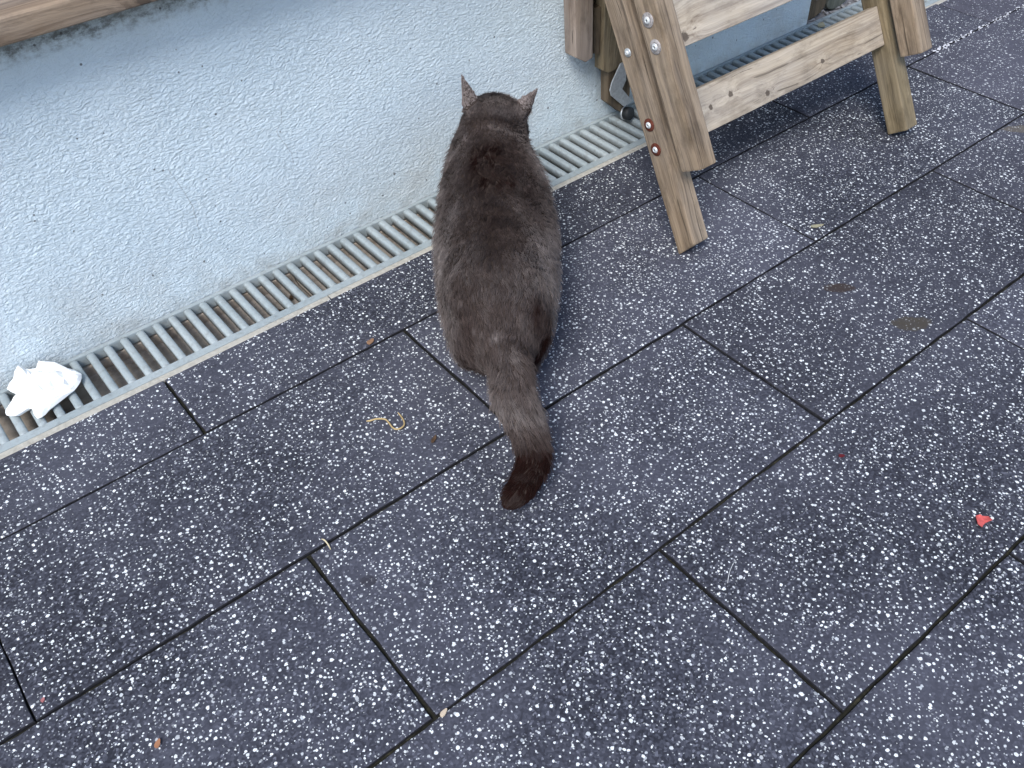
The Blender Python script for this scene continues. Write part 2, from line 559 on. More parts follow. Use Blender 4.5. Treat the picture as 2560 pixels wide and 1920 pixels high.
# back wall of the recess past the wall's end
bm = box_bm(1.335, 4.2, 0.60, 0.75, -0.12, 2.45)
tag(bm_obj('recess_wall', bm, M_WALL), 'plastered back wall of the recess beyond the wall corner', 'wall')
bm = box_bm(1.334, 4.2, 0.2835, 0.599, -0.12, -0.012)
tag(bm_obj('recess_floor', bm, mat_soil('grey_screed', (0.14, 0.13, 0.13), (0.27, 0.26, 0.26), (0.42, 0.41, 0.41), 60.0)), kind='structure')
bm = bmesh.new()
for i in range(150):
    x, y = random.uniform(1.34, 1.75), random.uniform(0.287, 0.36)
    s = random.uniform(.003, .010)
    mtx = Matrix.Translation((x, y, -0.010 + s * .2)) @ Matrix.Rotation(random.uniform(0, 3), 4, 'Z') @ Matrix.Diagonal((random.uniform(1, 2.4), .7, .4, 1))
    bmesh.ops.create_icosphere(bm, subdivisions=1, radius=s, matrix=mtx)
tag(bm_obj('debris', bm, simple('pale_chips', (0.42, 0.40, 0.39), 0.9, var=0.5, scale=25.0)), 'pale chips and crumbs on the floor of the recess', 'debris', kind='stuff')

# wooden sill over the wall
M_SILL = mat_wood('sill_pine', (0.37, 0.275, 0.195), (0.16, 0.108, 0.072), knots=((0.36, -0.034, 0.009),), grey=0.25, crack=0.4, seed=2.0)
bm = box_bm(-0.95, 0.95, -0.0305, 0.0305, -0.016, 0.016, 0.005, 3)
sill = tag(bm_obj('wooden_sill', bm, M_SILL), 'brown wooden sill board projecting from the plastered wall', 'sill')
sill.location = (-0.53, 0.2495, 0.5005)

# ------------------------------------------------------------------ drain
for i, x0 in enumerate((-1.047, -0.047, 0.953, 1.953)):
    where = ('at the tissue end of the run', 'running behind the cat', 'passing behind the folding chair', 'past the end of the wall')[i]
    ch = empty('drain_channel', (x0 + 0.5, 0.21, -0.12))
    tag(ch, 'pale concrete drain channel ' + where, 'drain channel', 'drain channels along the wall')
    lip = [(0.1388, -0.012), (0.1388, -0.0004), (0.1400, 0.0004), (0.1488, 0.0004), (0.1496, -0.0004), (0.1496, -0.012)]
    tro = [(0.1388, -0.0122), (0.1496, -0.0122), (0.1496, -0.023), (0.1570, -0.024), (0.1590, -0.040), (0.1700, -0.044),
           (0.2600, -0.044), (0.2690, -0.040), (0.2710, -0.024), (0.2800, -0.023), (0.2800, -0.12), (0.1388, -0.12)]
    for nm, pf, mt in (('edge_strip', lip, M_STRIP), ('trough', tro, M_CHANNEL)):
        o = bm_obj(nm, prism_bm(pf, x0 + 0.0012, x0 + 0.9988), mt, ch)
        o.location = -ch.location

GX0, PITCH = -1.64, 0.02667
bar_prof = []
bw = 0.0064
for k in range(9):
    a = math.pi * k / 8
    bar_prof.append((math.cos(a) * bw, -0.0042 + math.sin(a) * 0.0042))
bar_prof = [(bw * 0.8, -0.019)] + bar_prof + [(-bw * 0.8, -0.019)]


def bar_mesh():
    bm = bmesh.new()
    ends = []
    for y, sc, dz in ((0.1662, 1.0, -0.0028), (0.1695, 1.0, -0.0006), (0.175, 0.98, 0.0), (0.265, 0.98, 0.0), (0.2705, 1.0, -0.0006), (0.2728, 1.0, -0.0028)):
        ends.append([bm.verts.new((x * sc, y, z + (dz if z > -0.015 else 0))) for x, z in bar_prof])
    n = len(bar_prof)
    for a, b in zip(ends[:-1], ends[1:]):
        for i in range(n):
            j = (i + 1) % n
            bm.faces.new((a[i], b[i], b[j], a[j]))
    bm.faces.new(ends[0])
    bm.faces.new(ends[-1][::-1])
    bmesh.ops.recalc_face_normals(bm, faces=bm.faces)
    me = bpy.data.meshes.new('bar')
    bm.to_mesh(me)
    bm.free()
    me.materials.append(M_GRATE)
    me.polygons.foreach_set('use_smooth', [True] * len(me.polygons))
    return me


BAR = bar_mesh()
first = -0.1305          # a bar centre read off the photograph
gl = ('grey slotted drain grating starting beside the tissue, away from the cat', 'grey slotted drain grating under the tissue and behind the cat',
      'grey slotted drain grating running behind the folding chair', 'grey slotted drain grating past the end of the wall')
for gi in range(4):
    x0 = GX0 + gi
    g = empty('drain_grate', (x0 + 0.5, 0.21, -0.02))
    tag(g, gl[gi], 'drain grate', 'drain gratings in line along the wall')
    for y0, y1 in ((0.1516, 0.1668), (0.2722, 0.2803)):
        o = bm_obj('rail', box_bm(x0 + 0.0008, x0 + 0.9992, y0, y1, -0.021, -0.0008, 0.0016, 2), M_GRATE, g)
        o.location = -g.location
    for ex0, ex1 in ((x0 + 0.0009, x0 + 0.0125), (x0 + 0.9875, x0 + 0.9991)):
        o = bm_obj('end_web', box_bm(ex0, ex1, 0.1664, 0.2726, -0.0205, -0.0014, 0.0012, 1), M_GRATE, g)
        o.location = -g.location
    k0 = math.ceil((x0 + 0.019 - first) / PITCH)
    k1 = math.floor((x0 + 0.981 - first) / PITCH)
    for k in range(k0, k1 + 1):
        o = link(bpy.data.objects.new('bar', BAR), g)
        o.location = Vector((first + k * PITCH, 0, random.uniform(-.0004, .0002))) - g.location

# ------------------------------------------------------------------ folding chair
TT = Vector((0, .49, .872)).normalized()
NN = Vector((0, -TT.z, TT.y))
B0 = Vector((0, -0.148, 0))
FRAME = Matrix(((TT.x, -1, NN.x, 0), (TT.y, 0, NN.y, 0), (TT.z, 0, NN.z, 0), (0, 0, 0, 1)))


def fr(x, s, h):
    return Vector((x, 0, 0)) + B0 + s * TT + h * NN


def stick(name, x0, x1, s0, s1, h0, h1, mat, parent, bev=0.003, foot=0.0, wob=0.0006, nick=None):
    """upright of the frame: local x along the leg, y = -X world, z to the front"""
    c = fr((x0 + x1) / 2, (s0 + s1) / 2, (h0 + h1) / 2)
    L, W, H = s1 - s0, x1 - x0, h1 - h0
    bm = box_bm(-L / 2, L / 2, -W / 2, W / 2, -H / 2, H / 2)
    lng = [e for e in bm.edges if abs((e.verts[0].co - e.verts[1].co).x) > L * .5]
    bmesh.ops.subdivide_edges(bm, edges=lng, cuts=14)
    for v in bm.verts:
        if v.co.x < -L / 2 + 1e-5:
            v.co.x -= foot * (v.co.z / H + .5)
        n = noise.noise(Vector((v.co.x * 9 + x0 * 31, v.co.y * 40, v.co.z * 40)))
        v.co.y += n * wob
        v.co.z += noise.noise(Vector((v.co.x * 8, x0 * 17 + v.co.y * 33, 5 + h0 * 50))) * wob
    sharp = [e for e in bm.edges if len(e.link_faces) == 2 and e.calc_face_angle(0) > 0.9]
    bmesh.ops.bevel(bm, geom=sharp, offset=bev, segments=2, profile=0.6, affect='EDGES')
    o = bm_obj(name, bm, mat, parent)
    return place(o, Matrix.Translation(c) @ FRAME)


def rail_board(name, x0, x1, s0, s1, h0, h1, mat, parent, bev=0.0022):
    """cross board: local x along world X, y along the frame, z to the front"""
    R = Matrix(((1, 0, 0, 0), (0, TT.y, NN.y, 0), (0, TT.z, NN.z, 0), (0, 0, 0, 1)))
    c = fr((x0 + x1) / 2, (s0 + s1) / 2, (h0 + h1) / 2)
    L, W, H = x1 - x0, s1 - s0, h1 - h0
    bm = box_bm(-L / 2, L / 2, -W / 2, W / 2, -H / 2, H / 2)
    lng = [e for e in bm.edges if abs((e.verts[0].co - e.verts[1].co).x) > L * .5]
    bmesh.ops.subdivide_edges(bm, edges=lng, cuts=12)
    for v in bm.verts:
        v.co.y += noise.noise(Vector((v.co.x * 7, v.co.y * 20, s0 * 40))) * .0007
    sharp = [e for e in bm.edges if len(e.link_faces) == 2 and e.calc_face_angle(0) > 0.9]
    bmesh.ops.bevel(bm, geom=sharp, offset=bev, segments=2, profile=0.6, affect='EDGES')
    o = bm_obj(name, bm, mat, parent)
    return place(o, Matrix.Translation(c) @ R)


def disc_bm(profile, seg=20):
    """lathe about local z; profile = [(radius, z)]"""
    bm = bmesh.new()
    rings = []
    for r, z in profile:
        if r < 1e-6:
            rings.append([bm.verts.new((0, 0, z))])
        else:
            rings.append([bm.verts.new((r * math.cos(2 * math.pi * k / seg), r * math.sin(2 * math.pi * k / seg), z)) for k in range(seg)])
    for a, b in zip(rings[:-1], rings[1:]):
        for k in range(seg):
            j = (k + 1) % seg
            if len(a) == 1:
                bm.faces.new((a[0], b[k], b[j]))
            elif len(b) == 1:
                bm.faces.new((a[k], a[j], b[0]))
            else:
                bm.faces.new((a[k], a[j], b[j], b[k]))
    if len(rings[0]) > 1:
        bm.faces.new(rings[0][::-1])
    bmesh.ops.recalc_face_normals(bm, faces=bm.faces)
    return bm


SIDE = Matrix(((0, 0, -1, 0), (1, 0, 0, 0), (0, -1, 0, 0), (0, 0, 0, 1)))   # local z -> -X


def bolt(parent, x, s, h, rw, mw, rs=0.0052):
    M = Matrix.Translation(fr(x, s, h)) @ SIDE
    o = bm_obj('washer', disc_bm([(rw, -0.001), (rw, 0.0009), (rw * .93, 0.0016), (rs * .8, 0.0017), (0, 0.0017)]), mw, parent, True)
    place(o, M)
    o = bm_obj('screw', disc_bm([(rs, 0.0010), (rs, 0.0022), (rs * .88, 0.0034), (rs * .5, 0.0042), (rs * .42, 0.0042), (rs * .36, 0.0028), (0, 0.0028)], 16), M_SCREW, parent, True)
    place(o, M)
    o.data.materials.append(M_BLACK)
    for p in o.data.polygons:
        if p.center.length < 0.0042 and p.center.z < 0.0036 and Vector((p.center.x, p.center.y)).length < rs * .38:
            p.material_index = 1  # socket floor blackened: the recess shade is put into the material


chair = empty('folding_chair', (0.765, -0.148, 0))
tag(chair, 'weathered wooden folding chair, folded up, leaning on the plastered wall', 'folding chair')
M_RAIL = mat_wood('pale_weathered_rail', (0.55, 0.45, 0.335), (0.215, 0.160, 0.108), knots=((-0.232, 0.005, 0.0048), (-0.185, 0.0, 0.004), (-0.135, 0.006, 0.0048), (-0.052, -0.020, 0.0048), (0.098, -0.012, 0.0042)), grey=0.25, crack=0.5, seed=1.0)
M_RAIL2 = mat_wood('pale_upper_rail', (0.57, 0.475, 0.365), (0.225, 0.170, 0.120), knots=((-0.255, -0.040, 0.007),), grey=0.28, crack=0.7, seed=6.0)
legL = stick('leg', 0.459, 0.494, 0.0, 0.868, -0.002, 0.041, M_WOOD, chair, foot=-0.016)
legR = stick('leg', 1.040, 1.075, 0.002, 0.868, -0.002, 0.041, M_WOOD_OLIVE, chair, foot=-0.004)
upL = stick('short_leg', 0.459, 0.494, 0.139, 0.92, 0.060, 0.104, M_WOOD, chair)
upR = stick('short_leg', 1.040, 1.075, 0.142, 0.92, 0.056, 0.100, M_WOOD, chair)
rail_board('rail', 0.4945, 1.0395, 0.171, 0.242, 0.010, 0.031, M_RAIL, chair)
rail_board('rail', 0.4945, 1.0395, 0.316, 0.424, 0.068, 0.089, M_RAIL2, chair)
for k in range(6):  # out-of-view slats, added close together to shade the floor below
    rail_board('shade_slat', 0.4945, 1.0395, 0.436 + k * 0.078, 0.436 + k * 0.078 + 0.070, 0.070, 0.088, M_RAIL2, chair)
for k in range(5):  # second unseen layer in front, added to deepen that shade
    rail_board('shade_slat', 0.44, 1.095, 0.47 + k * 0.078, 0.47 + k * 0.078 + 0.070, 0.1055, 0.122, M_RAIL2, chair)
rail_board('rail', 0.4945, 1.0395, 0.70, 0.77, 0.010, 0.031, M_RAIL, chair)
bolt(legL, 0.4588, 0.221, 0.0185, 0.0105, M_RUST)
bolt(legL, 0.4588, 0.181, 0.0175, 0.0105, M_RUST)
bolt(legL, 0.4588, 0.335, 0.0180, 0.0068, M_STEEL, 0.0036)
bolt(upL, 0.4588, 0.371, 0.0805, 0.0112, M_WASHER, 0.0055)
bolt(upL, 0.4588, 0.332, 0.0810, 0.0112, M_WASHER, 0.0055)

# ------------------------------------------------------------------ folded stool behind the chair
stool = empty('folded_stool', (0.66, 0.24, 0))
tag(stool, 'folded wooden stool with metal bracket, squeezed between the folding chair and wall', 'stool')


def plate(name, outline, y0, y1, mat, parent, lean=0.0, bev=0.002, grain='z'):
    """piece cut to an (x, z) outline, y0 front .. y1 back, leaning to the wall by lean per metre of height"""
    cx = sum(p[0] for p in outline) / len(outline)
    cz = sum(p[1] for p in outline) / len(outline)
    bm = bmesh.new()
    a = [bm.verts.new((z - cz, x - cx, y0 - (y0 + y1) / 2 + lean * (z - cz))) for x, z in outline]
    b = [bm.verts.new((z - cz, x - cx, y1 - (y0 + y1) / 2 + lean * (z - cz))) for x, z in outline]
    n = len(outline)
    bm.faces.new(a)
    bm.faces.new(b[::-1])
    for i in range(n):
        j = (i + 1) % n
        bm.faces.new((a[i], b[i], b[j], a[j]))
    bmesh.ops.recalc_face_normals(bm, faces=bm.faces)
    if bev:
        bmesh.ops.bevel(bm, geom=list(bm.edges), offset=bev, segments=2, profile=.6, affect='EDGES')
    o = bm_obj(name, bm, mat, parent)
    # local x -> world Z, local y -> world X, local z -> world Y
    R = Matrix(((0, 1, 0, 0), (0, 0, 1, 0), (1, 0, 0, 0), (0, 0, 0, 1)))
    return place(o, Matrix.Translation((cx, (y0 + y1) / 2, cz)) @ R)


M_WOOD_RED = mat_wood('reddish_weathered_pine', (0.37, 0.285, 0.225), (0.17, 0.12, 0.088), seed=12.0)
plate('short_leg', [(0.553, 0.42), (0.5655, 0.176), (0.590, 0.160), (0.6075, 0.163), (0.599, 0.42)], 0.2365, 0.268, M_WOOD_RED, stool)
plate('spacer', [(0.6195, 0.247), (0.637, 0.247), (0.637, 0.154), (0.6215, 0.162)], 0.250, 0.276, M_WOOD_BROWN, stool)
plate('back_board', [(0.600, 0.42), (0.606, 0.15), (0.645, 0.15), (0.645, 0.42)], 0.2690, 0.2785, M_WOOD_BROWN, stool)
plate('leg', [(0.634, 0.42), (0.6415, 0.124), (0.656, 0.115), (0.700, 0.115), (0.700, 0.42)], 0.243, 0.268, M_WOOD_OLIVE, stool, 0.0)
plate('foot_piece', [(0.658, 0.114), (0.661, 0.050), (0.703, 0.012), (0.722, 0.030), (0.722, 0.114)], 0.247, 0.268, M_WOOD_BROWN, stool, 0.0)
plate('leg', [(0.80, 0.42), (0.80, 0.002), (0.845, 0.002), (0.845, 0.42)], 0.243, 0.268, M_WOOD_OLIVE, stool, 0.0)
plate('cross_bar', [(0.7005, 0.30), (0.7005, 0.35), (0.7995, 0.35), (0.7995, 0.30)], 0.245, 0.263, M_WOOD_BROWN, stool, 0.0)
plate('bracket', [(0.6803, 0.128), (0.6965, 0.128), (0.6985, 0.0885), (0.6893, 0.0735), (0.7196, 0.0372), (0.6974, 0.0326), (0.6604, 0.0687), (0.656, 0.082), (0.660, 0.0957), (0.6693, 0.1106)],
      0.2365, 0.2392, M_STEEL, stool, 0.0, 0.0006)
cap = bm_obj('foot_cap', disc_bm([(0.0, -0.010), (0.0115, -0.010), (0.013, -0.008), (0.013, 0.004), (0.0115, 0.006), (0, 0.0075)]), M_BLACK, stool, True)
place(cap, Matrix.Translation((0.7105, 0.236, 0.0135)) @ Matrix.Rotation(math.radians(35), 4, 'Y') @ Matrix.Rotation(math.radians(75), 4, 'X'))
rim = bm_obj('foot_ring', disc_bm([(0.0, -0.0108), (0.0138, -0.0106), (0.0144, -0.0095), (0.0138, -0.0075), (0.0, -0.0074)]), M_STEEL, stool, True)
place(rim, Matrix.Translation((0.7105, 0.236, 0.0135)) @ Matrix.Rotation(math.radians(35), 4, 'Y') @ Matrix.Rotation(math.radians(75), 4, 'X'))

# two rounded posts standing in the recess
def post(name, x0, x1, y0, y1, mat, label, bolted, zb):
    outline = []
    r = (x1 - x0) / 2
    for k in range(9):
        a = math.pi + math.pi * k / 8
        outline.append(((x0 + x1) / 2 + r * math.cos(a), zb + r * .55 + r * .55 * math.sin(a)))
    outline += [(x1, 0.55), (x0, 0.55)]
    e = empty(name, ((x0 + x1) / 2, y0, 0))
    tag(e, label, 'post', 'rounded wooden posts in the recess')
    plate('shaft', outline, y0, y1, mat, e, 0.0, 0.003)
    M = Matrix.Translation((bolted[0], y0 - 0.0005, bolted[1])) @ Matrix.Rotation(math.radians(90), 4, 'X')
    place(bm_obj('washer', disc_bm([(0.013, -0.001), (0.013, 0.001), (0.011, 0.0018), (0, 0.0018)]), M_STEEL, e, True), M)
    place(bm_obj('bolt', disc_bm([(0.007, 0.001), (0.007, 0.004), (0.005, 0.0055), (0, 0.0055)], 6), M_STEEL, e), M)
    return e


post('rounded_post', 1.322, 1.418, 0.296, 0.322, M_WOOD_BROWN, 'brown round-ended wooden post just past the wall corner', (1.378, 0.052), -0.006)
post('rounded_post', 1.428, 1.516, 0.300, 0.326, mat_wood('grey_green_wood', (0.16, 0.165, 0.13), (0.05, 0.055, 0.042), grey=0.3, seed=3.0), 'grey-green round-ended wooden post beside the brown one', (1.478, 0.050), -0.010)

# ------------------------------------------------------------------ cat
CO, CD, CL = Vector((.06, -.17, 0)), Vector((.6, .8, 0)), Vector((.8, -.6, 0))


def cw(r, l, z):
    return CO + CD * r + CL * l + Vector((0, 0, z))


def ring_loft(bm, rings):
    vs = [[bm.verts.new(p) for p in r] for r in rings]
    n = len(vs[0])
    for a, b in zip(vs[:-1], vs[1:]):
        for i in range(n):
            j = (i + 1) % n
            bm.faces.new((a[i], a[j], b[j], b[i]))
    bm.faces.new(vs[0][::-1])
    bm.faces.new(vs[-1])


def ellipse(r, l, z, hw, hz, tilt=0.0, n=20, flat=1.0):
    out = []
    for k in range(n):
        a = 2 * math.pi * k / n
        y, x = math.sin(a) * hz, math.cos(a) * hw
        if y < 0:
            y *= flat
        out.append(cw(r - y * tilt, l + x, z + y))
    return out


def tube(bm, pts, radii, n=14):
    rings = []
    m = len(pts)
    for i, p in enumerate(pts):
        d = (pts[min(i + 1, m - 1)] - pts[max(i - 1, 0)]).normalized()
        u = d.cross(Vector((0, 0, 1)))
        if u.length < 1e-3:
            u = Vector((1, 0, 0))
        u.normalize()
        w = u.cross(d)
        rings.append([p + (u * math.cos(2 * math.pi * k / n) + w * math.sin(2 * math.pi * k / n)) * radii[i] for k in range(n)])
    ring_loft(bm, rings)


def ball(bm, c, rx, ry, rz, rot=None):
    """rx along the cat, ry across, rz up"""
    R = Matrix(((CD.x, CL.x, 0, 0), (CD.y, CL.y, 0, 0), (0, 0, 1, 0), (0, 0, 0, 1)))
    if rot:
        R = R @ rot
    bmesh.ops.create_uvsphere(bm, u_segments=20, v_segments=12, radius=1.0, matrix=Matrix.Translation(c) @ R @ Matrix.Diagonal((rx, ry, rz, 1)))


TAIL = [Vector(p) for p in ((0.0101, -0.2496, 0.132), (-0.0061, -0.2815, 0.116), (-0.018, -0.3002, 0.100), (-0.022, -0.323, 0.080), (-0.0282, -0.3461, 0.062),
                            (-0.0412, -0.3677, 0.048), (-0.0592, -0.3798, 0.040), (-0.0783, -0.3871, 0.035), (-0.0976, -0.3894, 0.032))]
TAIL_R = [0.029, 0.0275, 0.0275, 0.0250, 0.0222, 0.0200, 0.0188, 0.0180, 0.0140]


def spline(pts, vals, per=5):
    P, V = [], []
    m = len(pts)
    for i in range(m - 1):
        p0, p1, p2, p3 = pts[max(i - 1, 0)], pts[i], pts[i + 1], pts[min(i + 2, m - 1)]
        for k in range(per):
            t = k / per
            P.append(0.5 * ((2 * p1) + (p2 - p0) * t + (2 * p0 - 5 * p1 + 4 * p2 - p3) * t * t + (3 * p1 - p0 - 3 * p2 + p3) * t ** 3))
            V.append(vals[i] * (1 - t) + vals[i + 1] * t)
    P.append(pts[-1])
    V.append(vals[-1])
    return P, V


bm = bmesh.new()
# trunk
ring_loft(bm, [ellipse(*a) for a in (
    (-0.104, 0, 0.122, 0.012, 0.012, .2), (-0.098, 0, 0.121, 0.028, 0.030, .2), (-0.084, 0, 0.118, 0.049, 0.050, .1), (-0.055, 0.001, 0.118, 0.068, 0.078),
    (-0.01, 0.001, 0.122, 0.077, 0.088), (0.05, 0.002, 0.122, 0.085, 0.091), (0.11, 0.002, 0.122, 0.090, 0.092), (0.165, 0.002, 0.126, 0.091, 0.091),
    (0.215, 0.002, 0.133, 0.087, 0.088), (0.255, 0.001, 0.143, 0.082, 0.083), (0.29, -0.001, 0.155, 0.072, 0.076), (0.325, -0.002, 0.170, 0.062, 0.068), (0.352, 0.003, 0.184, 0.053, 0.056))])
# head
ball(bm, cw(0.360, 0.006, 0.198), 0.050, 0.0525, 0.0485)
ball(bm, cw(0.366, -0.018, 0.186), 0.036, 0.034, 0.036)
ball(bm, cw(0.368, 0.032, 0.178), 0.036, 0.030, 0.036)
ball(bm, cw(0.402, 0.006, 0.182), 0.022, 0.024, 0.018)
ball(bm, cw(0.392, 0.006, 0.168), 0.022, 0.019, 0.012)
# hind legs: thigh, shank, hock, foot
for sgn, fr_, lx in ((1, 0.004, 0.037), (-1, 0.030, -0.044)):
    ball(bm, cw(0.0, sgn * 0.046, 0.095), 0.060, 0.025, 0.062)
    tube(bm, [cw(0.030, sgn * 0.050, 0.075), cw(fr_ - .005, lx, 0.055), cw(fr_ - 0.048, lx, 0.048), cw(fr_ - 0.050, lx, 0.038)], [0.030, 0.023, 0.0155, 0.014])
    tube(bm, [cw(fr_ - 0.052, lx, 0.044), cw(fr_ - 0.035, lx, 0.022), cw(fr_ - 0.012, lx, 0.014), cw(fr_ + 0.02, lx, 0.013)], [0.0135, 0.0135, 0.0135, 0.015])
    ball(bm, cw(fr_ + 0.016, lx, 0.0125), 0.025, 0.018, 0.0125)
ball(bm, cw(-0.055, -0.039, 0.103), 0.030, 0.024, 0.036)
ball(bm, cw(-0.050, 0.039, 0.106), 0.028, 0.022, 0.036)
# fore legs
for sgn, fr_ in ((1, 0.255), (-1, 0.285)):
    lx = sgn * 0.036
    tube(bm, [cw(0.225, sgn * .045, 0.125), cw(0.215, sgn * .043, 0.085), cw(fr_ - .01, lx, 0.045), cw(fr_, lx, 0.014)], [0.036, 0.026, 0.0175, 0.015])
    ball(bm, cw(fr_ + 0.010, lx, 0.0125), 0.024, 0.0175, 0.0125)
# tail
tp, tr = spline(TAIL, TAIL_R)
tube(bm, tp, tr)
ball(bm, TAIL[-1], 0.0125, 0.0125, 0.0125)
ball(bm, cw(-0.095, 0, 0.126), 0.032, 0.031, 0.028)


def remesh(bm, voxel, smooth):
    me = bpy.data.meshes.new('tmp')
    bm.to_mesh(me)
    bm.free()
    o = link(bpy.data.objects.new('tmp', me))
    m = o.modifiers.new('r', 'REMESH')
    m.mode = 'VOXEL'
    m.voxel_size = voxel
    if smooth:
        s = o.modifiers.new('s', 'SMOOTH')
        s.factor = 0.5
        s.iterations = smooth
    dg = bpy.context.evaluated_depsgraph_get()
    out = bpy.data.meshes.new_from_object(o.evaluated_get(dg))
    bpy.data.objects.remove(o)
    bpy.data.meshes.remove(me)
    return out


stage = remesh(bm, 0.0045, 14)
bm = bmesh.new()
bm.from_mesh(stage)
# ears: hollow-fronted flattened cones
for b1, b2, tip, rt in (((-0.044, 0.238), (-0.014, 0.246), (-0.040, 0.288), 0.356), ((0.036, 0.238), (0.064, 0.214), (0.077, 0.259), 0.358)):
    c = Vector(((b1[0] + b2[0]) / 2, (b1[1] + b2[1]) / 2))
    t2 = Vector(tip)
    ax = (t2 - c)
    ring = []
    for f_, th in ((-0.35, 0.015), (0.0, 0.012), (0.35, 0.0095), (0.7, 0.0065), (0.93, 0.0045), (1.0, 0.003)):
        q = c + ax * f_
        wd = (Vector(b2) - Vector(b1)) / 2 * (1 - max(f_, 0)) ** 0.9 * (1.0 if f_ >= 0 else 0.9)
        if wd.length < 0.002:
            wd = wd.normalized() * 0.002
        pts = []
        for k in range(12):
            a = 2 * math.pi * k / 12
            bulge = math.sin(a)
            rr = rt - th * (bulge if bulge > 0 else bulge * -0.25)
            p2 = q + wd * math.cos(a)
            pts.append(cw(rr, p2.x, p2.y))
        ring.append(pts)
    ring_loft(bm, ring)
body_me = remesh(bm, 0.0027, 2)
bpy.data.meshes.remove(stage)
body_me.name = 'body'

cat = empty('cat', CO)
tag(cat, 'plump grey-brown short-haired cat walking away towards the drain, tail trailing', 'cat')
M_SKIN = simple('cat_underfur', (0.045, 0.033, 0.028), 0.95, 0.05)
body_me.materials.clear()
body_me.materials.append(M_SKIN)
body_me.polygons.foreach_set('use_smooth', [True] * len(body_me.polygons))
body = link(bpy.data.objects.new('body', body_me), cat)
body.location = -CO
M_EYE = simple('amber_eye', (0.42, 0.22, 0.03), 0.08, 0.6, 0.1)
for sgn in (-1, 1):
    bm = bmesh.new()
    ball(bm, cw(0.4015, 0.006 + sgn * 0.0215, 0.2035), 0.009, 0.009, 0.009)
    o = bm_obj('eye', bm, M_EYE, cat, True)
    o.location = -CO
bm = bmesh.new()
ball(bm, cw(0.4245, 0.006, 0.1885), 0.005, 0.0065, 0.0045)
o = bm_obj('nose', bm, simple('dark_nose', (0.05, 0.035, 0.035), 0.45, 0.4), cat, True)
o.location = -CO

# fur
nv = len(body_me.vertices)
co = np.empty(nv * 3)
body_me.vertices.foreach_get('co', co)
co = co.reshape(-1, 3)
body_me.calc_loop_triangles()
nt = len(body_me.loop_triangles)
tri = np.empty(nt * 3, dtype=np.int32)
body_me.loop_triangles.foreach_get('vertices', tri)
tri = tri.reshape(-1, 3)
vn = np.empty(nv * 3)
body_me.vertices.foreach_get('normal', vn)
vn = vn.reshape(-1, 3)
A, B, Cc = co[tri[:, 0]], co[tri[:, 1]], co[tri[:, 2]]
area = np.linalg.norm(np.cross(B - A, Cc - A), axis=1)
NF = 180000
tc = (A + B + Cc) / 3 - np.array(CO)
wt = area * np.where((tc[:, 2] > 0.226) & (tc @ np.array(CD) > 0.32), 4.0, 1.0)
ti = rng.choice(nt, NF, p=wt / wt.sum())
u, v = rng.random(NF), rng.random(NF)
sw = u + v > 1
u[sw], v[sw] = 1 - u[sw], 1 - v[sw]
root = A[ti] * (1 - u - v)[:, None] + B[ti] * u[:, None] + Cc[ti] * v[:, None]
nrm = vn[tri[ti, 0]] * (1 - u - v)[:, None] + vn[tri[ti, 1]] * u[:, None] + vn[tri[ti, 2]] * v[:, None]
nrm /= np.linalg.norm(nrm, axis=1)[:, None] + 1e-9
O3, D3, L3 = np.array(CO), np.array(CD), np.array(CL)
rel = root - O3
rr, ll, zz = rel @ D3, rel @ L3, rel[:, 2]
# distance along the tail
T3 = np.array([tuple(p) for p in tp])
d2 = ((root[:, None, :] - T3[None, ::2, :]) ** 2).sum(2)
near = d2.argmin(1) * 2
dist = np.sqrt(d2.min(1))
on_tail = (dist < 0.034) & (rr < -0.118) | (rr < -0.135)
tf = near / (len(T3) - 1)
tdir = np.gradient(T3, axis=0)
tdir /= np.linalg.norm(tdir, axis=1)[:, None]
flow = np.tile(-D3, (NF, 1)) + np.array([0, 0, -1.0]) * np.clip((0.18 - zz) * 5, 0, 1.0)[:, None] * 0.6
low = zz < 0.07
flow[low] = -D3 * 0.2 + np.array([0, 0, -1.0])
flow[on_tail] = tdir[near][on_tail]
hd = np.sqrt(((rr - 0.36) / 0.050) ** 2 + ((ll - 0.006) / 0.0525) ** 2 + ((zz - 0.198) / 0.0485) ** 2)
ear = (zz > 0.226) & (rr > 0.338) & (hd > 1.13) & (np.abs(ll - 0.008) > 0.018)
flow[ear] = np.array([0, 0, 1.0]) - D3 * .1
# waviness of the coat
ph = root @ np.array([[61.0, 13.0, 29.0], [17.0, 53.0, -31.0], [23.0, -41.0, 47.0]])
wv = np.stack([np.sin(ph[:, 0] * 1.9 + np.sin(ph[:, 1]) * 1.7), np.sin(ph[:, 1] * 2.1 + np.sin(ph[:, 2]) * 1.6), np.sin(ph[:, 2] * 1.7 + np.sin(ph[:, 0]) * 1.8)], 1)
flow = flow + 0.22 * wv + rng.normal(0, 0.12, (NF, 3))
flow -= nrm * (flow * nrm).sum(1)[:, None]
flow /= np.linalg.norm(flow, axis=1)[:, None] + 1e-9
length = np.where(on_tail, 0.0125, 0.0115) * rng.uniform(0.65, 1.2, NF)
head = (rr > 0.325) & ~on_tail
length = np.where(head, length * 0.55, length)
length = np.where(ear, 0.0045, length)
length = np.where(zz < 0.04, length * 0.4, length)
lift = np.where(on_tail, 0.58, 0.42)
lift = np.where(ear, 0.25, lift)
guard = (rng.random(NF) < 0.07) & ~ear
length = np.where(guard, length * 1.45, length)
lift = np.where(guard, 0.85, lift)
ts = np.array([0.0, 0.35, 0.7, 1.0])
pts = np.zeros((NF, 4, 3))
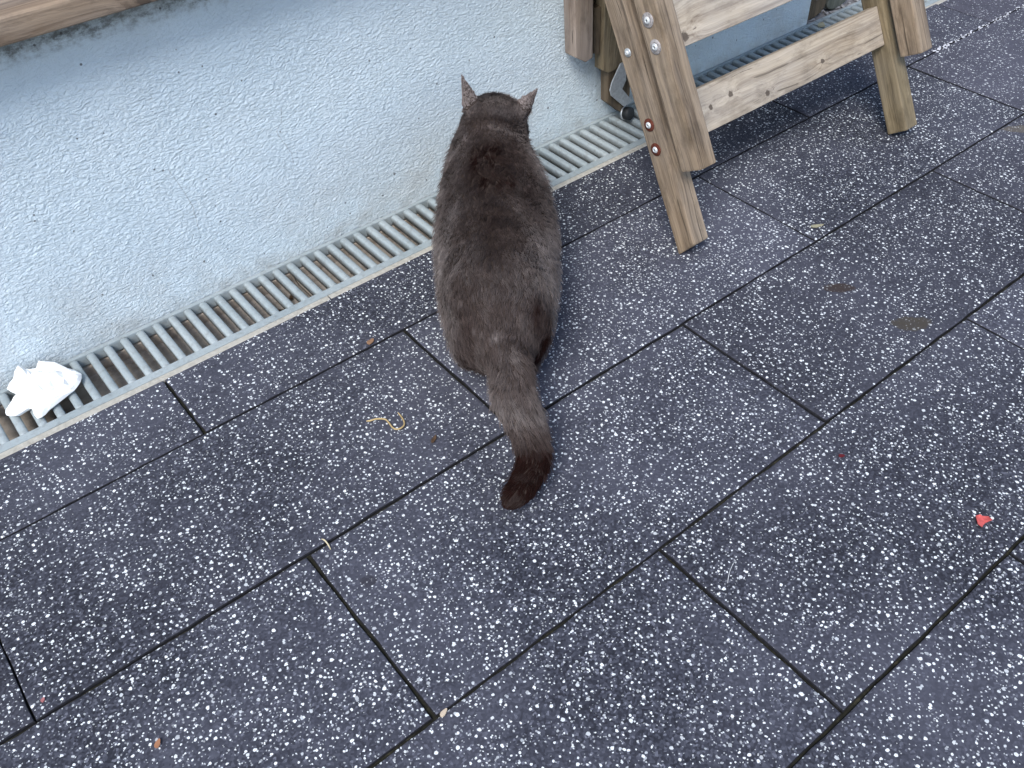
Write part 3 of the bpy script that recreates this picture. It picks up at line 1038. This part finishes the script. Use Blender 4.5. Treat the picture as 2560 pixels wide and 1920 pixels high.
for i, t_ in enumerate(ts):
    up = lift * t_ * (1 - 0.30 * t_)
    pts[:, i] = root + nrm * (length * up - 0.0006)[:, None] + flow * (length * (t_ ** 1.25) * 0.92)[:, None]
# strands gather into small locks
NCL = 8000
ci = rng.choice(NF, NCL, replace=False)
kd = kdtree.KDTree(NCL)
for j, i in enumerate(ci):
    kd.insert(root[i], j)
kd.balance()
own = np.array([kd.find(p)[1] for p in root])
ctr = ci[own]
for i, k in ((1, 0.08), (2, 0.20), (3, 0.34)):
    pts[:, i] += (pts[ctr, i] + (root - root[ctr]) * 0.25 - pts[:, i]) * k
# strand colour: coat patches, and right-thigh shade painted in
cr = root[ci]
crl = np.stack([(cr - O3) @ D3, (cr - O3) @ L3, cr[:, 2]], 1)
blot = np.array([noise.fractal(Vector((p[0] * 17, p[1] * 26, p[2] * 26)), 1.0, 2.0, 4) for p in crl])
stre = np.array([noise.fractal(Vector((p[0] * 22 + 9, p[1] * 85, p[2] * 85)), 1.0, 2.0, 3) for p in crl])
bl, st = blot[own], stre[own]
base = np.array([0.094, 0.072, 0.065])
lightc = np.array([0.245, 0.212, 0.200])
dark = np.array([0.020, 0.0082, 0.0066])
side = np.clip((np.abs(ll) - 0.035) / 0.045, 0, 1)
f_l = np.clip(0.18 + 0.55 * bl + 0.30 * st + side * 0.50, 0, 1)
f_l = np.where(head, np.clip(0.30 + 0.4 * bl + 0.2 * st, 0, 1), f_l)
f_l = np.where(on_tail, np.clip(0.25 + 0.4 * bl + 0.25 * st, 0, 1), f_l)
base_h = np.where(head[:, None], np.array([0.105, 0.084, 0.077])[None], base[None])
colr = base_h * (1 - f_l)[:, None] + lightc[None] * f_l[:, None]
colr[ear] = np.array([0.27, 0.225, 0.21])
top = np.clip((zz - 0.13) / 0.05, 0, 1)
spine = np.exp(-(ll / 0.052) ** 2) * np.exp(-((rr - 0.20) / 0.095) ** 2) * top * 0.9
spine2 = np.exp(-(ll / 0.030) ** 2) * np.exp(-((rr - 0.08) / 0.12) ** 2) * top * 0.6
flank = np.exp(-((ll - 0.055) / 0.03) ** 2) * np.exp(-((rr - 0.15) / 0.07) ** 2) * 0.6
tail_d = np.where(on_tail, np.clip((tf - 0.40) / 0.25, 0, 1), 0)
rump = np.exp(-((rr + 0.062) / 0.026) ** 2) * np.clip((ll - 0.028) / 0.025, 0, 1) * 0.85  # shade on the right thigh, painted into the fur colour
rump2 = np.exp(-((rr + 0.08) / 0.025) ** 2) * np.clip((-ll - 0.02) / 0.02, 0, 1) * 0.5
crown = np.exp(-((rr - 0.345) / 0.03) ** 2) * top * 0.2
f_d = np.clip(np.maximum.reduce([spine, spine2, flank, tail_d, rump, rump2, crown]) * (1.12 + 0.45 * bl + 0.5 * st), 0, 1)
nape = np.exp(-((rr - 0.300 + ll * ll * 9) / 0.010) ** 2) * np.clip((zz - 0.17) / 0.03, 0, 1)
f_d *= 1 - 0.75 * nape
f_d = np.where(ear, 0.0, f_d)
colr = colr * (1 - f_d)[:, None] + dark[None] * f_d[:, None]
colr *= (1 + 0.35 * nape)[:, None]
colr *= rng.uniform(0.75, 1.3, NF)[:, None]
colr *= (0.80 + 0.4 * rng.random(NCL))[own][:, None]
hc = bpy.data.hair_curves.new('fur')
hc.add_curves([4] * NF)
hc.attributes['position'].data.foreach_set('vector', (pts - O3).astype(np.float32).ravel())
ra = hc.attributes.get('radius') or hc.attributes.new('radius', 'FLOAT', 'POINT')
ra.data.foreach_set('value', np.tile(np.array([0.00024, 0.00023, 0.00017, 0.00003], dtype=np.float32), NF))
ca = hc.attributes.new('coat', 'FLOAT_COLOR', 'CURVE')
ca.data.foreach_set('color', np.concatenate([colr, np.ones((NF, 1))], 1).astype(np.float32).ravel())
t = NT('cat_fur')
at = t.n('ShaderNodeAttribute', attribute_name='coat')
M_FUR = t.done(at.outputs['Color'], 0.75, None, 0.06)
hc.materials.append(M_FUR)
fur = link(bpy.data.objects.new('fur', hc), cat)

# whiskers
bm = bmesh.new()
for sgn in (-1, 1):
    for k in range(6):
        a = cw(0.408, 0.006 + sgn * 0.018, 0.182 + 0.002 * (k - 3))
        b = a + CL * sgn * 0.045 + CD * (0.012 - 0.008 * k / 3) + Vector((0, 0, -0.012 + 0.006 * k))
        mid = (a + b) / 2 + Vector((0, 0, 0.004))
        tube(bm, [a, mid, b], [0.00025, 0.0002, 0.00008], 5)
o = bm_obj('whiskers', bm, simple('pale_whisker', (0.7, 0.68, 0.65), 0.4), cat, True)
o.location = -CO

# ------------------------------------------------------------------ small things
# crumpled tissue on the grating
outl = [(-0.5366, 0.2208), (-0.5229, 0.2374), (-0.5136, 0.2468), (-0.5211, 0.2651), (-0.5066, 0.2769), (-0.4927, 0.2925), (-0.4861, 0.282), (-0.4728, 0.2782), (-0.4651, 0.2861), (-0.4348, 0.2485),
        (-0.4275, 0.2374), (-0.4244, 0.2233), (-0.431, 0.2082), (-0.4443, 0.1992), (-0.4881, 0.1811), (-0.4949, 0.1781), (-0.5064, 0.1767), (-0.5058, 0.1988), (-0.5099, 0.2041), (-0.5288, 0.2001), (-0.5386, 0.2111)]
cz = []
o2 = []
for x, y in outl:
    dz = max(0.0, (y - 0.268) / 1.33)
    o2.append(Vector((x, y - dz * 1.33)))
    cz.append(0.006 + dz * 1.6)
inner = []
for i in range(20):
    for j in range(15):
        q = Vector((-0.54 + i * 0.0062 + random.uniform(-.002, .002), 0.176 + j * 0.0068 + random.uniform(-.002, .002)))
        hit = False
        for k in range(len(o2)):
            a, b = o2[k], o2[(k + 1) % len(o2)]
            if (a.y > q.y) != (b.y > q.y) and q.x < (b.x - a.x) * (q.y - a.y) / (b.y - a.y) + a.x:
                hit = not hit
        dmin = min((geometry.intersect_point_line(q, o2[k], o2[(k + 1) % len(o2)])[0] - q).length for k in range(len(o2)))
        if hit and dmin > 0.004:
            inner.append((q, dmin))
pts2 = o2 + [q for q, d in inner]
n = len(o2)
cv, ce, cf, *_ = geometry.delaunay_2d_cdt(pts2, [(k, (k + 1) % n) for k in range(n)], [list(range(n))], 1, 1e-6)
bm = bmesh.new()
bv = []
for k, q in enumerate(cv):
    if k < n:
        z = cz[k] + random.uniform(-.002, .003)
    else:
        d = min((geometry.intersect_point_line(q, o2[i], o2[(i + 1) % n])[0] - q).length for i in range(n))
        ridge = 1 - abs(noise.noise(Vector((q.x * 55, q.y * 48, 2.0))))
        ridge2 = 1 - abs(noise.noise(Vector((q.x * 130, q.y * 120, 7.0))))
        z = 0.006 + min(d, 0.020) * 0.55 + 0.010 * (ridge - .6) + 0.006 * (ridge2 - .6)
        z += max(0.0, (q.y - 0.25)) * 0.35 + 0.003 * noise.noise(Vector((q.x * 260, q.y * 260, 1.0)))
    bv.append(bm.verts.new((q.x, q.y, z)))
for f_ in cf:
    bm.faces.new([bv[i] for i in f_])
bmesh.ops.recalc_face_normals(bm, faces=bm.faces)
if sum(f.normal.z for f in bm.faces) < 0:
    bmesh.ops.reverse_faces(bm, faces=bm.faces)
edge = [e for e in bm.edges if len(e.link_faces) == 1]
ext = bmesh.ops.extrude_edge_only(bm, edges=edge)
for v_ in [g_ for g_ in ext['geom'] if isinstance(g_, bmesh.types.BMVert)]:
    v_.co += Vector(((-0.482 - v_.co.x) * .16, (0.228 - v_.co.y) * .16, 0))
    v_.co.z = 0.0005
bmesh.ops.holes_fill(bm, edges=[e for e in bm.edges if len(e.link_faces) == 1], sides=0)
bmesh.ops.recalc_face_normals(bm, faces=bm.faces)
tt = NT('white_tissue')
M_TISSUE = tt.done((0.90, 0.90, 0.88), 0.95, tt.bump(tt.noise(tt.obj(), 160.0, 3.0).outputs[0], 0.2, 0.002), 0.1)
bmesh.ops.subdivide_edges(bm, edges=bm.edges[:], cuts=1, smooth=0.35)
tag(bm_obj('crumpled_tissue', bm, M_TISSUE), 'crumpled white paper tissue lying on the drain grating', 'tissue')


def strand(name, pts, rad, mat, label, cat_, lift=0.0):
    P, V = spline([Vector((x, y, z)) for x, y, z in pts], [rad] * len(pts), 4)
    bm = bmesh.new()
    tube(bm, P, [r * (1 if 2 < i < len(P) - 3 else .7) for i, r in enumerate(V)], 8)
    return tag(bm_obj(name, bm, mat, None, True), label, cat_)


sp = [(-0.1497, -0.132), (-0.1459, -0.1359), (-0.137, -0.1388), (-0.1279, -0.1458), (-0.127, -0.1541), (-0.1281, -0.1639), (-0.1275, -0.1712), (-0.1232, -0.1755), (-0.116, -0.1743), (-0.1105, -0.1682), (-0.1073, -0.1573), (-0.1067, -0.1468)]
strand('cord_scrap', [(x, y, 0.0035 + 0.0015 * math.sin(i * 1.1)) for i, (x, y) in enumerate(sp)], 0.0012, simple('straw_cord', (0.50, 0.36, 0.17), 0.6), 'thin yellowish S-curved bit of cord on a tile left of the tail', 'cord')
strand('cat_hair', [(0.036, -0.631, 0.0020), (0.040, -0.628, 0.004), (0.048, -0.623, 0.005), (0.057, -0.619, 0.004), (0.065, -0.616, 0.002)], 0.00035, simple('white_hair', (0.7, 0.7, 0.7), 0.5), 'single fine white hair curved on a tile near the front', 'hair')


def flake(name, outline, mat, label, cat_, z=0.0015, thick=0.0011, curl=0.0025):
    c = Vector((sum(p[0] for p in outline) / len(outline), sum(p[1] for p in outline) / len(outline)))
    R = max((Vector(p) - c).length for p in outline)
    bm = bmesh.new()
    def zz_(p):
        q = Vector(p) - c
        return z + curl * (q.length / R) ** 2 * (0.5 + 0.5 * math.sin(3 * math.atan2(q.y, q.x) + R * 900))
    top = [bm.verts.new((p[0], p[1], zz_(p) + thick)) for p in outline]
    bot = [bm.verts.new((p[0], p[1], zz_(p))) for p in outline]
    ct, cb = bm.verts.new((c.x, c.y, z + thick)), bm.verts.new((c.x, c.y, z))
    m = len(outline)
    for i in range(m):
        j = (i + 1) % m
        bm.faces.new((top[i], top[j], ct))
        bm.faces.new((bot[j], bot[i], cb))
        bm.faces.new((top[i], bot[i], bot[j], top[j]))
    bmesh.ops.recalc_face_normals(bm, faces=bm.faces)
    return tag(bm_obj(name, bm, mat), label, cat_)


def leafish(cx, cy, a, lx, ly, n=10):
    out = []
    for k in range(n):
        t_ = 2 * math.pi * k / n
        x = math.cos(t_) * lx
        y = math.sin(t_) * ly * (1 - 0.35 * math.cos(t_)) * random.uniform(.85, 1.1)
        out.append((cx + x * math.cos(a) - y * math.sin(a), cy + x * math.sin(a) + y * math.cos(a)))
    return out


M_LEAF = simple('dry_brown_leaf', (0.085, 0.048, 0.026), 0.7, 0.3, 0.4)
M_LEAF_O = simple('dry_orange_leaf', (0.30, 0.17, 0.10), 0.75, 0.2, 0.3)
M_LEAF_Y = simple('pale_yellow_leaf', (0.36, 0.33, 0.22), 0.75, 0.2, 0.3)
M_RED = simple('red_petal', (0.60, 0.105, 0.095), 0.6, 0.3, 0.35, 120.0)
flake('leaf_scrap', leafish(-0.097, -0.2205, 0.5, 0.0068, 0.0028), M_LEAF, 'small dark brown leaf scrap beside the bit of cord', 'leaf', 0.0018)
flake('leaf_scrap', leafish(-0.055, 0.0065, 0.2, 0.0068, 0.0042), M_LEAF_O, 'orange-brown leaf scrap at a tile corner left of the cat', 'leaf', 0.0015)
flake('leaf_scrap', leafish(0.694, -0.247, -0.4, 0.0125, 0.0042), M_LEAF_Y, 'pale yellowish leaf scrap by the tile joint near the chair foot', 'leaf', 0.0012)
flake('leaf_scrap', leafish(1.349, 0.252, 0.6, 0.016, 0.008), M_LEAF_Y, 'pale leaf scrap stuck on the grating beyond the chair rail', 'leaf', 0.0008)
flake('red_petal', [(0.3416, -0.762), (0.3469, -0.7646), (0.3475, -0.7675), (0.3533, -0.7724), (0.351, -0.7787), (0.3475, -0.7772), (0.3412, -0.7752), (0.3362, -0.7757), (0.3312, -0.7768), (0.3304, -0.7708)],
      M_RED, 'bright red scrap lying on a tile, torn at one side', 'scrap', 0.0020, 0.0012, 0.004)
flake('red_crumb', leafish(0.299, -0.595, -0.7, 0.0042, 0.0022), simple('dark_red_crumb', (0.12, 0.012, 0.016), 0.5), 'tiny dark red crumb on a tile', 'crumb', 0.0010, 0.0016, 0.0)
flake('crumb', leafish(-0.315, -0.546, 0.3, 0.0055, 0.0028), simple('cream_crumb', (0.62, 0.50, 0.37), 0.7), 'cream crumb in the tile joint near the front', 'crumb', 0.0002, 0.002, 0.0)
flake('crumb', leafish(-0.567, -0.381, 0.8, 0.0052, 0.003), simple('orange_crumb', (0.33, 0.15, 0.08), 0.8), 'orange-brown crumb on the tile in the front corner', 'crumb', 0.0010, 0.0012, 0.0)
flake('crumb', leafish(-0.645, -0.2535, 0.8, 0.0028, 0.002), simple('pink_crumb', (0.42, 0.16, 0.16), 0.8), 'tiny pink crumb by a short tile joint at the side', 'crumb', 0.0008, 0.0015, 0.0)
strand('straw', [(-0.3005, -0.2655, 0.002), (-0.2990, -0.270, 0.0036), (-0.2985, -0.277, 0.0022), (-0.2995, -0.285, 0.0006)], 0.0010, simple('pale_straw', (0.58, 0.50, 0.33), 0.6), 'short pale straw stuck in a tile joint', 'straw')
for i, (x, y, a) in enumerate(((-0.058, 0.205, 0.4), (-0.02, 0.19, 1.2), (0.045, 0.225, 0.1), (0.1, 0.20, 2.0), (0.185, 0.235, .8), (-0.105, 0.215, 2.4), (-0.075, 0.235, 1.0), (0.02, 0.245, 0.2), (0.15, 0.215, 1.5))):
    flake('drain_litter', leafish(x, y, a, random.uniform(.008, .014), random.uniform(.003, .006)), M_LEAF, 'dark leaf litter in the drain channel, seen between the grating bars left of the cat', 'leaf', -0.042, 0.001, 0.004)['group'] = 'leaf litter lying in the drain channel'
